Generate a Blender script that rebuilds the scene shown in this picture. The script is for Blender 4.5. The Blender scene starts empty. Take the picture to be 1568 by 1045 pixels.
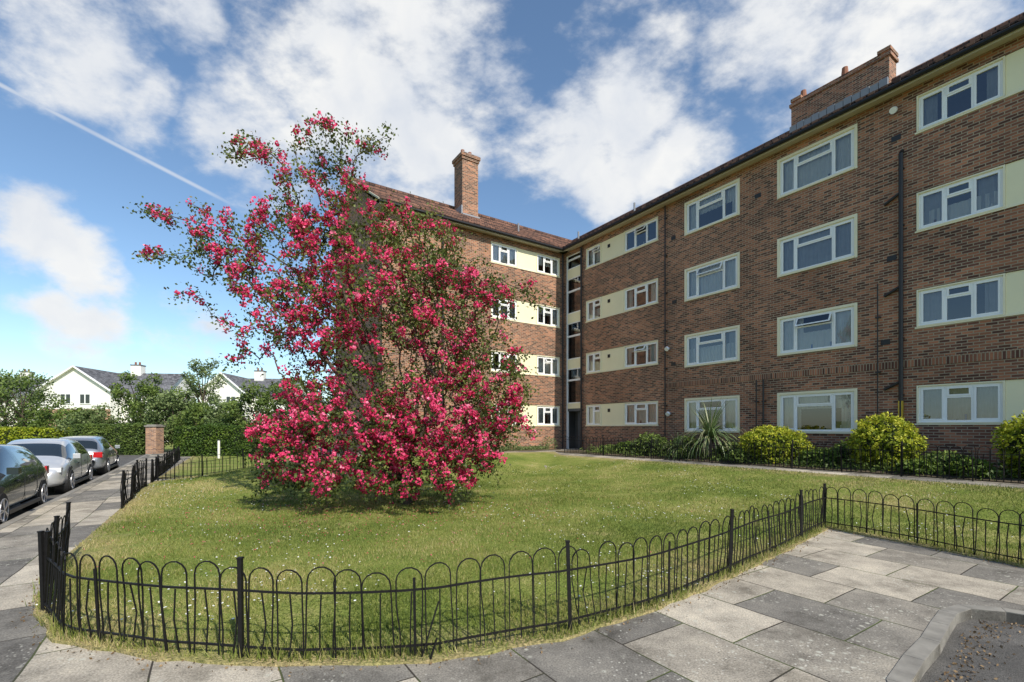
import bpy, bmesh, math, random
import numpy as np
from mathutils import Vector, Matrix, noise, geometry
random.seed(7); rng=np.random.default_rng(7)
scene=bpy.context.scene
F=720.0; HC=1.7
# ---------------------------------------------------------------- materials
MATS={}
def newmat(name):
    m=bpy.data.materials.new(name); m.use_nodes=True
    nt=m.node_tree; b=nt.nodes['Principled BSDF']; MATS[name]=m
    return m,nt,b
def N(nt,t,**k):
    n=nt.nodes.new(t)
    for a,v in k.items(): setattr(n,a,v)
    return n
def plain(name,col,rough=.6,metal=0,var=.12,scale=8,coat=0,bump=0.0,spec=.5):
    m,nt,b=newmat(name)
    b.inputs['Roughness'].default_value=rough; b.inputs['Metallic'].default_value=metal; b.inputs['Specular IOR Level'].default_value=spec
    if coat: b.inputs['Coat Weight'].default_value=coat
    tc=N(nt,'ShaderNodeTexCoord'); n=N(nt,'ShaderNodeTexNoise'); n.inputs['Scale'].default_value=scale; n.inputs['Detail'].default_value=4
    nt.links.new(tc.outputs['Object'],n.inputs['Vector'])
    mx=N(nt,'ShaderNodeMix',data_type='RGBA'); 
    mx.inputs[6].default_value=(*[c*(1-var) for c in col],1); mx.inputs[7].default_value=(*[min(1,c*(1+var)) for c in col],1)
    nt.links.new(n.outputs['Fac'],mx.inputs[0]); nt.links.new(mx.outputs[2],b.inputs['Base Color'])
    if bump:
        bp=N(nt,'ShaderNodeBump'); bp.inputs['Strength'].default_value=bump; bp.inputs['Distance'].default_value=.01
        nt.links.new(n.outputs['Fac'],bp.inputs['Height']); nt.links.new(bp.outputs[0],b.inputs['Normal'])
    return m
def ramp(nt,stops):
    r=N(nt,'ShaderNodeValToRGB'); e=r.color_ramp.elements
    e[0].position=stops[0][0]; e[0].color=(*stops[0][1],1); e[1].position=stops[-1][0]; e[1].color=(*stops[-1][1],1)
    for p,c in stops[1:-1]:
        x=e.new(p); x.color=(*c,1)
    return r
def mixc(nt,fac,a,b,mode='MIX'):
    mx=N(nt,'ShaderNodeMix',data_type='RGBA',blend_type=mode)
    for s,v in ((0,fac),(6,a),(7,b)):
        if hasattr(v,'links'): nt.links.new(v,mx.inputs[s])
        elif s==0: mx.inputs[0].default_value=v
        else: mx.inputs[s].default_value=(*v,1)
    return mx.outputs[2]
def brickmat(name,c1,c2,mort,bw=.225,bh=.075,ms=.011,big=.3,stain=.0):
    m,nt,b=newmat(name); uv=N(nt,'ShaderNodeUVMap'); L=nt.links.new
    br=N(nt,'ShaderNodeTexBrick'); br.offset=.5
    br.inputs['Scale'].default_value=1; br.inputs['Brick Width'].default_value=bw; br.inputs['Row Height'].default_value=bh
    br.inputs['Mortar Size'].default_value=ms; br.inputs['Mortar Smooth'].default_value=.2; br.inputs['Bias'].default_value=-.05
    br.inputs['Color1'].default_value=(0,0,0,1); br.inputs['Color2'].default_value=(1,1,1,1); br.inputs['Mortar'].default_value=(.5,.5,.5,1)
    L(uv.outputs[0],br.inputs['Vector'])
    md=tuple((a+b_)/2*1.05 for a,b_ in zip(c1,c2))
    rb=ramp(nt,[(0,tuple(c*.6 for c in c2)),(.22,c2),(.5,md),(.75,c1),(.93,tuple(min(1,c*1.25) for c in c1)),(1,(c1[0]*1.2,c1[1]*1.4,c1[2]*1.4))]); L(br.outputs['Color'],rb.inputs[0])
    n=N(nt,'ShaderNodeTexNoise'); n.inputs['Scale'].default_value=.5; n.inputs['Detail'].default_value=6; n.inputs['Roughness'].default_value=.6; L(uv.outputs[0],n.inputs['Vector'])
    r=ramp(nt,[(.3,(1-big,)*3),(.7,(1+big*.6,)*3)]); L(n.outputs['Fac'],r.inputs[0])
    c=mixc(nt,br.outputs['Fac'],rb.outputs[0],mort); c=mixc(nt,1.0,c,r.outputs[0],'MULTIPLY')
    L(c,b.inputs['Base Color']); b.inputs['Roughness'].default_value=.9
    bp=N(nt,'ShaderNodeBump'); bp.inputs['Strength'].default_value=.35; bp.inputs['Distance'].default_value=.01; bp.invert=True
    L(br.outputs['Fac'],bp.inputs['Height']); L(bp.outputs[0],b.inputs['Normal'])
    return m
brickmat('brick',(.37,.15,.082),(.16,.066,.045),(.38,.30,.21))
brickmat('brick_orange',(.5,.26,.13),(.36,.17,.09),(.4,.35,.3))
brickmat('soldier_brick',(.35,.145,.08),(.16,.066,.045),(.36,.285,.2),bw=.075,bh=.225)
brickmat('roof_tile',(.22,.11,.075),(.12,.065,.05),(.03,.02,.018),bw=.3,bh=.28,ms=.02,big=.35)
brickmat('slate',(.16,.16,.17),(.11,.11,.12),(.05,.05,.05),bw=.3,bh=.25,ms=.015,big=.2)
plain('upvc',(.86,.86,.85),.35,var=.03)
plain('cream_panel',(.84,.77,.52),.6,var=.05,scale=2)
plain('cream_frame',(.82,.75,.54),.6,var=.06)
plain('black_metal',(.009,.0085,.0085),.55,var=.5,scale=30,bump=.3,spec=.25)
plain('gutter',(.015,.015,.016),.5,spec=.3)
plain('pipe',(.02,.018,.018),.5)
plain('soffit',(.5,.45,.34),.7)
plain('lead',(.24,.25,.27),.55)
plain('terracotta',(.25,.10,.055),.8)
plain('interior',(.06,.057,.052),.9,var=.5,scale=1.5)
plain('curtain',(.84,.82,.77),.9,var=.1,scale=5)
plain('curtain_grey',(.45,.45,.46),.9,var=.2,scale=5)
plain('door_grey',(.07,.08,.09),.5)
plain('yellow',(.6,.4,.03),.6)
plain('render_white',(.80,.78,.72),.8,var=.05,scale=1)
plain('car_dark',(.018,.03,.034),.25,.3,coat=1,var=.02)
plain('car_silver',(.62,.63,.64),.3,.4,coat=1,var=.02)
plain('car_grey',(.30,.32,.35),.3,.6,coat=1,var=.02)
plain('tyre',(.02,.02,.02),.85)
plain('alloy',(.5,.5,.52),.3,.8)
plain('black_plastic',(.02,.02,.022),.5)
plain('red_light',(.5,.01,.01),.15,coat=1)
plain('head_light',(.75,.78,.8),.1,coat=1)
plain('plate_y',(.7,.5,.05),.5)
plain('plate_w',(.75,.75,.72),.5)
plain('sign_blue',(.03,.14,.5),.4)
plain('bark',(.085,.062,.045),.95,var=.4,scale=20,bump=1)
plain('kerb',(.24,.225,.195),.85,var=.55,scale=7,bump=.6)
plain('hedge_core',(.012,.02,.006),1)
def leafmat(name,stops,trans=.25,rough=.55):
    m,nt,b=newmat(name); a=N(nt,'ShaderNodeAttribute',attribute_name='tint'); r=ramp(nt,stops)
    L=nt.links.new; L(a.outputs['Fac'],r.inputs[0]); L(r.outputs[0],b.inputs['Base Color']); b.inputs['Roughness'].default_value=rough
    b.inputs['Specular IOR Level'].default_value=.3
    t=N(nt,'ShaderNodeBsdfTranslucent'); L(r.outputs[0],t.inputs[0]); mx=N(nt,'ShaderNodeMixShader'); mx.inputs[0].default_value=trans
    L(b.outputs[0],mx.inputs[1]); L(t.outputs[0],mx.inputs[2]); L(mx.outputs[0],nt.nodes['Material Output'].inputs[0]); return m
leafmat('haw_leaf',[(0,(.04,.06,.015)),(.45,(.10,.135,.028)),(.8,(.18,.23,.05)),(1,(.21,.15,.05))],.3)
leafmat('blossom',[(0,(.46,.016,.07)),(.4,(.76,.045,.16)),(.8,(.88,.13,.29)),(1,(.93,.34,.46))],.22,.7)
leafmat('leaf_mid',[(0,(.04,.075,.02)),(.5,(.11,.165,.035)),(1,(.21,.28,.06))])
leafmat('leaf_dark',[(0,(.03,.06,.012)),(.5,(.075,.135,.02)),(1,(.17,.24,.035))])
leafmat('leaf_yellow',[(0,(.08,.12,.01)),(.5,(.27,.33,.02)),(1,(.54,.53,.05))])
leafmat('leaf_grey',[(0,(.06,.10,.03)),(.5,(.15,.205,.07)),(1,(.28,.34,.14))])
leafmat('grass_blade',[(0,(.08,.12,.02)),(.45,(.20,.25,.048)),(.75,(.34,.33,.10)),(1,(.50,.42,.20))],.3)
leafmat('daisy',[(0,(.8,.8,.76)),(1,(.9,.9,.85))],.1)
leafmat('litter',[(0,(.10,.06,.03)),(1,(.30,.2,.1))],.1)
# glass
m,nt,b=newmat('glass'); L=nt.links.new
tr=N(nt,'ShaderNodeBsdfTransparent'); tr.inputs[0].default_value=(.9,.92,.92,1)
gl=N(nt,'ShaderNodeBsdfGlossy'); gl.inputs['Roughness'].default_value=.02; gl.inputs[0].default_value=(.95,.97,1,1)
fr=N(nt,'ShaderNodeFresnel'); fr.inputs[0].default_value=2.1
mx=N(nt,'ShaderNodeMixShader'); L(fr.outputs[0],mx.inputs[0]); L(tr.outputs[0],mx.inputs[1]); L(gl.outputs[0],mx.inputs[2]); L(mx.outputs[0],nt.nodes['Material Output'].inputs[0])
m,nt,b=newmat('car_glass'); b.inputs['Base Color'].default_value=(.015,.02,.022,1); b.inputs['Roughness'].default_value=.04; b.inputs['Coat Weight'].default_value=1
# asphalt
m,nt,b=newmat('asphalt'); tc=N(nt,'ShaderNodeTexCoord'); L=nt.links.new
n=N(nt,'ShaderNodeTexNoise'); n.inputs['Scale'].default_value=2.2; n.inputs['Detail'].default_value=7; L(tc.outputs['Object'],n.inputs['Vector'])
n2=N(nt,'ShaderNodeTexNoise'); n2.inputs['Scale'].default_value=130; L(tc.outputs['Object'],n2.inputs['Vector'])
r=ramp(nt,[(.3,(.055,.052,.048)),(.7,(.13,.122,.11))]); L(n.outputs['Fac'],r.inputs[0]); r2=ramp(nt,[(.3,(.45,)*3),(.7,(1.6,)*3)]); L(n2.outputs['Fac'],r2.inputs[0])
L(mixc(nt,1.0,r.outputs[0],r2.outputs[0],'MULTIPLY'),b.inputs['Base Color']); b.inputs['Roughness'].default_value=.9
bp=N(nt,'ShaderNodeBump'); bp.inputs['Strength'].default_value=.6; bp.inputs['Distance'].default_value=.008; L(n2.outputs['Fac'],bp.inputs['Height']); L(bp.outputs[0],b.inputs['Normal'])
# paving
m,nt,b=newmat('paving_slab'); tc=N(nt,'ShaderNodeTexCoord'); L=nt.links.new
mp=N(nt,'ShaderNodeMapping'); mp.inputs['Rotation'].default_value=(0,0,math.radians(56.5)); mp.inputs['Location'].default_value=(.3,.25,0)
nwp=N(nt,'ShaderNodeTexNoise'); nwp.inputs['Scale'].default_value=.9; L(tc.outputs['Object'],nwp.inputs['Vector'])
vmp=N(nt,'ShaderNodeVectorMath',operation='MULTIPLY_ADD'); L(nwp.outputs['Color'],vmp.inputs[0]); vmp.inputs[1].default_value=(.06,.06,0); L(tc.outputs['Object'],vmp.inputs[2])
L(vmp.outputs[0],mp.inputs['Vector'])
br=N(nt,'ShaderNodeTexBrick'); br.offset=.5; br.inputs['Scale'].default_value=1; br.inputs['Brick Width'].default_value=.92; br.inputs['Row Height'].default_value=.76
br.inputs['Mortar Size'].default_value=.0075; br.inputs['Mortar Smooth'].default_value=.4; br.inputs['Bias'].default_value=0
br.inputs['Color1'].default_value=(0,0,0,1); br.inputs['Color2'].default_value=(1,1,1,1); br.inputs['Mortar'].default_value=(.5,.5,.5,1)
L(mp.outputs[0],br.inputs['Vector'])
r=ramp(nt,[(0,(.165,.155,.14)),(.35,(.225,.21,.185)),(.6,(.29,.265,.225)),(.8,(.43,.385,.315)),(1,(.50,.45,.37))]); L(br.outputs['Color'],r.inputs[0])
n=N(nt,'ShaderNodeTexNoise'); n.inputs['Scale'].default_value=1.7; n.inputs['Detail'].default_value=11; n.inputs['Roughness'].default_value=.74; L(tc.outputs['Object'],n.inputs['Vector'])
r2=ramp(nt,[(.34,(.45,.44,.42)),(.5,(.93,.92,.90)),(.66,(1.3,1.28,1.22))]); L(n.outputs['Fac'],r2.inputs[0])
c=mixc(nt,1.0,r.outputs[0],r2.outputs[0],'MULTIPLY')
n3=N(nt,'ShaderNodeTexNoise'); n3.inputs['Scale'].default_value=75; n3.inputs['Detail'].default_value=3; L(tc.outputs['Object'],n3.inputs['Vector'])
r3=ramp(nt,[(.3,(.62,.62,.62)),(.7,(1.3,1.3,1.3))]); L(n3.outputs['Fac'],r3.inputs[0]); c=mixc(nt,1.0,c,r3.outputs[0],'MULTIPLY')
n4=N(nt,'ShaderNodeTexNoise'); n4.inputs['Scale'].default_value=1.3; n4.inputs['Detail'].default_value=5; L(tc.outputs['Object'],n4.inputs['Vector']); rm=ramp(nt,[(.45,(0,0,0)),(.58,(.85,)*3)]); L(n4.outputs['Fac'],rm.inputs[0])
for scv,lo,hi,colr in ((9,.10,.22,(.50,.49,.41)),(23,.10,.24,(.60,.58,.50)),(15,.06,.14,(.06,.055,.05))):
    v=N(nt,'ShaderNodeTexVoronoi'); v.inputs['Scale'].default_value=scv; L(vmp.outputs[0],v.inputs['Vector'])
    rl=ramp(nt,[(lo,(1,1,1)),(hi,(0,0,0))]); L(v.outputs['Distance'],rl.inputs[0]); c=mixc(nt,mixc(nt,1.0,rl.outputs[0],rm.outputs[0],'MULTIPLY'),c,colr)
mj=mixc(nt,rm.outputs[0],(.05,.042,.033),(.09,.12,.03)); c=mixc(nt,br.outputs['Fac'],c,mj)
L(c,b.inputs['Base Color']); b.inputs['Roughness'].default_value=.9; b.inputs['Specular IOR Level'].default_value=.3
bp=N(nt,'ShaderNodeBump'); bp.inputs['Strength'].default_value=.7; bp.inputs['Distance'].default_value=.012; bp.invert=True
ad=N(nt,'ShaderNodeMath',operation='MULTIPLY_ADD'); L(n3.outputs['Fac'],ad.inputs[0]); ad.inputs[1].default_value=.4; L(br.outputs['Fac'],ad.inputs[2]); L(ad.outputs[0],bp.inputs['Height']); L(bp.outputs[0],b.inputs['Normal'])
# lawn
def lawnmat(name,dry=True):
    m,nt,b=newmat(name); tc=N(nt,'ShaderNodeTexCoord'); L=nt.links.new
    n=N(nt,'ShaderNodeTexNoise'); n.inputs['Scale'].default_value=.75; n.inputs['Detail'].default_value=8; n.inputs['Roughness'].default_value=.7; L(tc.outputs['Object'],n.inputs['Vector'])
    n2=N(nt,'ShaderNodeTexNoise'); n2.inputs['Scale'].default_value=40; n2.inputs['Detail'].default_value=4; L(tc.outputs['Object'],n2.inputs['Vector'])
    r=ramp(nt,[(.3,(.11,.16,.03)),(.45,(.18,.23,.045)),(.56,(.26,.28,.075)),(.68,(.42,.37,.16))]); L(n.outputs['Fac'],r.inputs[0])
    r2=ramp(nt,[(.3,(.45,.5,.42)),(.7,(1.35,1.3,1.3))]); L(n2.outputs['Fac'],r2.inputs[0])
    c=r.outputs[0]
    if dry:
        a=N(nt,'ShaderNodeAttribute',attribute_name='edge'); n5=N(nt,'ShaderNodeTexNoise'); n5.inputs['Scale'].default_value=2.5; n5.inputs['Detail'].default_value=6; L(tc.outputs['Object'],n5.inputs['Vector'])
        s=N(nt,'ShaderNodeMath',operation='MULTIPLY_ADD'); L(n5.outputs['Fac'],s.inputs[0]); s.inputs[1].default_value=1.8; L(a.outputs['Fac'],s.inputs[2])
        mr=N(nt,'ShaderNodeMapRange'); L(s.outputs[0],mr.inputs[0]); mr.inputs[1].default_value=1.2; mr.inputs[2].default_value=2.0; mr.inputs[4].default_value=.85
        c=mixc(nt,mr.outputs[0],c,(.38,.30,.16))
    c=mixc(nt,1.0,c,r2.outputs[0],'MULTIPLY')
    L(c,b.inputs['Base Color']); b.inputs['Roughness'].default_value=.95; b.inputs['Specular IOR Level'].default_value=.2
    bp=N(nt,'ShaderNodeBump'); bp.inputs['Strength'].default_value=.9; bp.inputs['Distance'].default_value=.03; L(n2.outputs['Fac'],bp.inputs['Height']); L(bp.outputs[0],b.inputs['Normal'])
lawnmat('lawn'); lawnmat('field',False)
plain('soil',(.10,.075,.045),.95,var=.5,scale=12,bump=1)
# ---------------------------------------------------------------- builders
class MB:
    def __init__(s): s.v=[];s.f=[];s.m=[]
    def poly(s,pts,mi):
        i=len(s.v); s.v+= [tuple(p) for p in pts]; s.f.append(tuple(range(i,i+len(pts)))); s.m.append(mi)
    def box(s,x0,x1,y0,y1,z0,z1,mi):
        i=len(s.v); s.v+=[(x0,y0,z0),(x1,y0,z0),(x1,y1,z0),(x0,y1,z0),(x0,y0,z1),(x1,y0,z1),(x1,y1,z1),(x0,y1,z1)]
        for f in ((0,3,2,1),(4,5,6,7),(0,1,5,4),(1,2,6,5),(2,3,7,6),(3,0,4,7)):
            s.f.append(tuple(i+k for k in f)); s.m.append(mi)
    def bar(s,p,q,r,mi,n=4,r2=None,caps=True):
        p=Vector(p);q=Vector(q);d=q-p
        if d.length<1e-6: return
        d.normalize(); a=d.cross(Vector((0,0,1)) if abs(d.z)<.95 else Vector((1,0,0))).normalized(); b=d.cross(a); r2=r if r2 is None else r2
        i=len(s.v)
        for c,rr in ((p,r),(q,r2)):
            for k in range(n):
                t=2*math.pi*(k+.5)/n; s.v.append(tuple(c+a*math.cos(t)*rr+b*math.sin(t)*rr))
        for k in range(n):
            s.f.append((i+k,i+(k+1)%n,i+n+(k+1)%n,i+n+k)); s.m.append(mi)
        if caps: 
            s.f.append(tuple(i+k for k in reversed(range(n)))); s.m.append(mi); s.f.append(tuple(i+n+k for k in range(n))); s.m.append(mi)
    def build(s,name,parent=None,M=None,smooth=False,bevel=0,uvs=True):
        me=bpy.data.meshes.new(name); me.from_pydata(s.v,[],s.f)
        names=list(dict.fromkeys(s.m)); 
        for n in names: me.materials.append(MATS[n])
        idx=[names.index(n) for n in s.m]; me.polygons.foreach_set('material_index',idx)
        me.update()
        if uvs:
            uvl=me.uv_layers.new(name='UVMap')
            nv=len(me.loops); uv=np.zeros((nv,2),dtype=np.float32)
            for p in me.polygons:
                n=p.normal; ax=abs(n.x);ay=abs(n.y);az=abs(n.z)
                for li in p.loop_indices:
                    c=me.vertices[me.loops[li].vertex_index].co
                    if az>.95: uv[li]=(c.x,c.y)
                    elif ay>=ax: uv[li]=(c.x,c.z/max(.2,math.sqrt(1-az*az)))
                    else: uv[li]=(c.y,c.z/max(.2,math.sqrt(1-az*az)))
            uvl.data.foreach_set('uv',uv.ravel())
        if smooth: me.polygons.foreach_set('use_smooth',[True]*len(me.polygons))
        o=bpy.data.objects.new(name,me); scene.collection.objects.link(o)
        if M is not None: o.matrix_world=M
        if parent: o.parent=parent
        if bevel:
            b=o.modifiers.new('bevel','BEVEL'); b.width=bevel; b.segments=2; b.limit_method='ANGLE'
        return o
def empty(name,loc=(0,0,0)):
    o=bpy.data.objects.new(name,None); o.location=loc; scene.collection.objects.link(o); return o
def fastmesh(name,co,k,mat,tint=None,parent=None):
    n=len(co); nf=n//k; me=bpy.data.meshes.new(name)
    me.vertices.add(n); me.vertices.foreach_set('co',np.asarray(co,dtype=np.float32).ravel())
    me.loops.add(n); me.loops.foreach_set('vertex_index',np.arange(n,dtype=np.int32))
    me.polygons.add(nf); me.polygons.foreach_set('loop_start',np.arange(0,n,k,dtype=np.int32))
    me.update(calc_edges=True); me.validate()
    if tint is not None:
        a=me.attributes.new('tint','FLOAT','FACE'); a.data.foreach_set('value',np.asarray(tint,dtype=np.float32))
    me.materials.append(MATS[mat]); o=bpy.data.objects.new(name,me); scene.collection.objects.link(o)
    if parent: o.parent=parent
    return o
def unit(a): return a/np.maximum(1e-9,np.linalg.norm(a,axis=1,keepdims=True))
def leafquads(c,size,asp=.6,up=None):
    n=len(c); a=unit(rng.normal(size=(n,3))); 
    b=unit(np.cross(a,rng.normal(size=(n,3)))); s=(np.asarray(size)*rng.uniform(.7,1.3,n))[:,None]
    a=a*s*.5; b=b*s*.5*asp
    return np.stack([c-a,c+b-a*.1,c+a,c-b-a*.1],1).reshape(-1,3)
# ---------------------------------------------------------------- ground
E=np.array([.5515,-.834]); NR=np.array([-.834,-.5515]); P0=np.array([3.81,24.3])
D2=np.array([.834,.5515]); NL=np.array([.5515,-.834]); Q0=np.array([2.6,25.6])
def Rp(t,p): return tuple(P0+E*t+NR*p)
def Lp(s,q): return tuple(Q0-D2*s+NL*q)
def sm(a,b,x):
    t=min(1,max(0,(x-a)/(b-a))); return t*t*(3-2*t)
def hgt(x,y):
    p=16.6-.834*x-.5515*y; q=19.9+.5515*x-.834*y
    return .55*(1-sm(1.5,7.5,min(p,q)))*sm(-11,-7,x)
def dist_poly(x,y,poly,closed=True):
    d=1e9; n=len(poly)
    for i in range(n if closed else n-1):
        ax,ay=poly[i]; bx,by=poly[(i+1)%n]; dx,dy=bx-ax,by-ay
        t=max(0,min(1,((x-ax)*dx+(y-ay)*dy)/(dx*dx+dy*dy+1e-12)))
        d=min(d,math.hypot(x-ax-t*dx,y-ay-t*dy))
    return d
def sheet(name,poly,cell,zoff,mat,follow=True,edge=False,skirt=0):
    n=len(poly)
    r=geometry.delaunay_2d_cdt([Vector(p) for p in poly],[(i,(i+1)%n) for i in range(n)],[],1,1e-5)
    bm=bmesh.new(); vs=[bm.verts.new((v[0],v[1],0)) for v in r[0]]
    for f in r[2]:
        try: bm.faces.new([vs[i] for i in f])
        except ValueError: pass
    if cell:
        xs=[p[0] for p in poly]; ys=[p[1] for p in poly]
        for i,(lo,hi) in enumerate(((min(xs),max(xs)),(min(ys),max(ys)))):
            c=lo+cell
            while c<hi:
                co=(c,0,0) if i==0 else (0,c,0); no=(1,0,0) if i==0 else (0,1,0)
                bmesh.ops.bisect_plane(bm,geom=bm.verts[:]+bm.edges[:]+bm.faces[:],plane_co=co,plane_no=no); c+=cell
    for v in bm.verts: v.co.z=(hgt(v.co.x,v.co.y) if follow else 0)+zoff
    if skirt:
        be=[e for e in bm.edges if e.is_boundary]; r=bmesh.ops.extrude_edge_only(bm,edges=be)
        for g in r['geom']:
            if isinstance(g,bmesh.types.BMVert): g.co.z-=skirt
    bm.normal_update()
    for f in bm.faces:
        if f.normal.z<-.5: f.normal_flip()
    me=bpy.data.meshes.new(name); bm.to_mesh(me); bm.free(); me.materials.append(MATS[mat])
    if edge:
        a=me.attributes.new('edge','FLOAT','POINT')
        a.data.foreach_set('value',[max(0,1-dist_poly(v.co.x,v.co.y,edge)/.8) for v in me.vertices])
    o=bpy.data.objects.new(name,me); scene.collection.objects.link(o); return o
sheet('ground',[(-900,-300),(900,-300),(900,1200),(-900,1200)],0,-.13,'field',False)
K0=np.array([-10.4,10.65]); KD=-E
def K(t,o=0): return tuple(K0+KD*t+D2*o)
sheet('street_road',[K(27,0.3),K(-18,0.3),K(-18,-7),K(24,-7)],0,-.1,'asphalt',False)
kerbR=[(1.9,-3.3),(1.95,1.0),(2.25,2.45),(2.62,3.1),(3.0,3.42),(3.38,3.71),(3.75,4.03),(4.05,4.28),(4.3,4.40),(4.55,4.33),(4.9,4.05),(6.2,2.6),(7.9,-.6),(9,-3)]
sheet('service_road',[(0,-4),(12,-4),(12,1),(6,5),(3.5,4.8),(1,2)],0,-.09,'asphalt',False)
pave=[K(26),K(-17)]+[(x,y) for x,y in kerbR]+[(22,-3),(34,10),(12,48),(-12,48),(-20,36)]
sheet('pavement',pave,.6,0,'paving_slab',True,skirt=.14)
def strip(mb,pts,w,z0,z1,mi,gap=.005):
    offs=[]
    for i,p in enumerate(pts):
        a=np.array(pts[max(0,i-1)]);b=np.array(pts[min(len(pts)-1,i+1)]);d=b-a;d=d/np.linalg.norm(d); offs.append(np.array(p)+np.array([-d[1],d[0]])*w)
    for i in range(len(pts)-1):
        a=np.array(pts[i]);b=np.array(pts[i+1]);c=offs[i+1];e=offs[i]
        g=(b-a)/np.linalg.norm(b-a)*gap
        q=[a+g,b-g,c-g,e+g]; top=[(p[0],p[1],z1) for p in q]; bot=[(p[0],p[1],z0) for p in q]
        mb.poly(top,mi)
        for k in range(4): mb.poly([bot[k],bot[(k+1)%4],top[(k+1)%4],top[k]],mi)
def resample(pts,step):
    out=[pts[0]]
    for i in range(len(pts)-1):
        a=np.array(pts[i]);b=np.array(pts[i+1]);n=max(1,int(round(np.linalg.norm(b-a)/step)))
        for k in range(1,n+1): out.append(tuple(a+(b-a)*k/n))
    return out
mb=MB(); strip(mb,resample([K(26,.02),K(-17,.02)],.9),-.14,-.12,.008,'kerb'); mb.build('kerb',bevel=.01)
mb=MB(); strip(mb,resample(kerbR,.9),.12,-.12,.006,'kerb',.0025); mb.build('kerb',bevel=.012)
fence_near=[(-5.6,5.9),(-4.9,5.0),(-4.3,4.32),(-3.6,3.78),(-2.57,3.5),(-1.62,3.4),(-.6,3.47),(.4,3.83),(1.35,4.45),(2.27,5.21),(3.19,6.03),(4.2,6.95),(5.32,8.0)]
fence_right=[(5.32,8.0),(5.62,7.35),(5.93,6.7),(6.26,5.75),(6.75,4.6),(7.4,3.2)]
def off(pts,o):
    out=[]
    for i,p in enumerate(pts):
        a=np.array(pts[max(0,i-1)]);b=np.array(pts[min(len(pts)-1,i+1)]);d=b-a;d=d/np.linalg.norm(d)
        out.append((p[0]-d[1]*o,p[1]+d[0]*o))
    return out
def jag(pts,s): return [(p[0]+random.gauss(0,s),p[1]+random.gauss(0,s)) for p in pts]
lawnp=[(-11.3,14.75),(-10.1,12.9),(-8,9.56)]+jag(resample(off(fence_near,-.07),.2)[:-2],.014)+[(5.31,7.88)]+jag(resample(off(fence_right,-.07)[1:],.2),.014)+[(10,-2.5),Rp(26,2.95),Rp(20,2.95),Rp(14,2.95),Rp(8,2.95),Rp(1.8,3.1),Lp(2.2,2.3),Lp(6,1.7),Lp(9.9,1.2),(-6.6,18.3),(-8.4,16.8)]
sheet('lawn',lawnp,.3,.022,'lawn',edge=lawnp,skirt=.05)
verge=[(-11.7,15.5),(-8.4,17.0),(-6.9,18.6),(-11.5,28),(-19.2,28.4)]
sheet('grass_verge',verge,.8,.03,'lawn',edge=verge,skirt=.05)
bed=[Rp(.4,.05),Rp(28,.05),Rp(28,2.3),Rp(.4,2.3)]
sheet('shrub_bed_soil',bed,.6,.03,'soil',skirt=.05)
bedL=[Lp(9.8,.05),Lp(9.8,1.0),Lp(.9,1.2),Lp(.9,.05)]
sheet('flower_bed_soil',bedL,.6,.034,'soil',skirt=.05)
# ---------------------------------------------------------------- apartment block
def T(org,x,y): 
    return Matrix(((x[0],y[0],0,org[0]),(x[1],y[1],0,org[1]),(0,0,1,0),(0,0,0,1)))
MR=T(P0,E,-NR); ML=T(Q0,D2,-NL)
block=empty('brick_apartment_block',(4,26,0)); block.matrix_world=Matrix.Translation((4,26,0))
def par(o):
    mw=o.matrix_world.copy(); o.parent=block; o.matrix_parent_inverse=Matrix.Translation((-4,-26,0)); o.matrix_world=mw; return o
def wall(mb,x0,x1,z0,z1,holes,mi='brick',depth=.11):
    xs=sorted({x0,x1}|{h[0] for h in holes}|{h[1] for h in holes}); zs=sorted({z0,z1}|{h[2] for h in holes}|{h[3] for h in holes})
    for i in range(len(xs)-1):
        for j in range(len(zs)-1):
            cx=(xs[i]+xs[i+1])/2; cz=(zs[j]+zs[j+1])/2
            if any(h[0]<cx<h[1] and h[2]<cz<h[3] for h in holes): continue
            mb.poly([(xs[i],0,zs[j]),(xs[i+1],0,zs[j]),(xs[i+1],0,zs[j+1]),(xs[i],0,zs[j+1])],mi)
    for a,b,c,d in holes:
        mb.poly([(a,0,c),(a,depth,c),(b,depth,c),(b,0,c)],mi); mb.poly([(a,0,d),(b,0,d),(b,depth,d),(a,depth,d)],mi)
        mb.poly([(a,0,c),(a,0,d),(a,depth,d),(a,depth,c)],mi); mb.poly([(b,0,c),(b,depth,c),(b,depth,d),(b,0,d)],mi)
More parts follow.
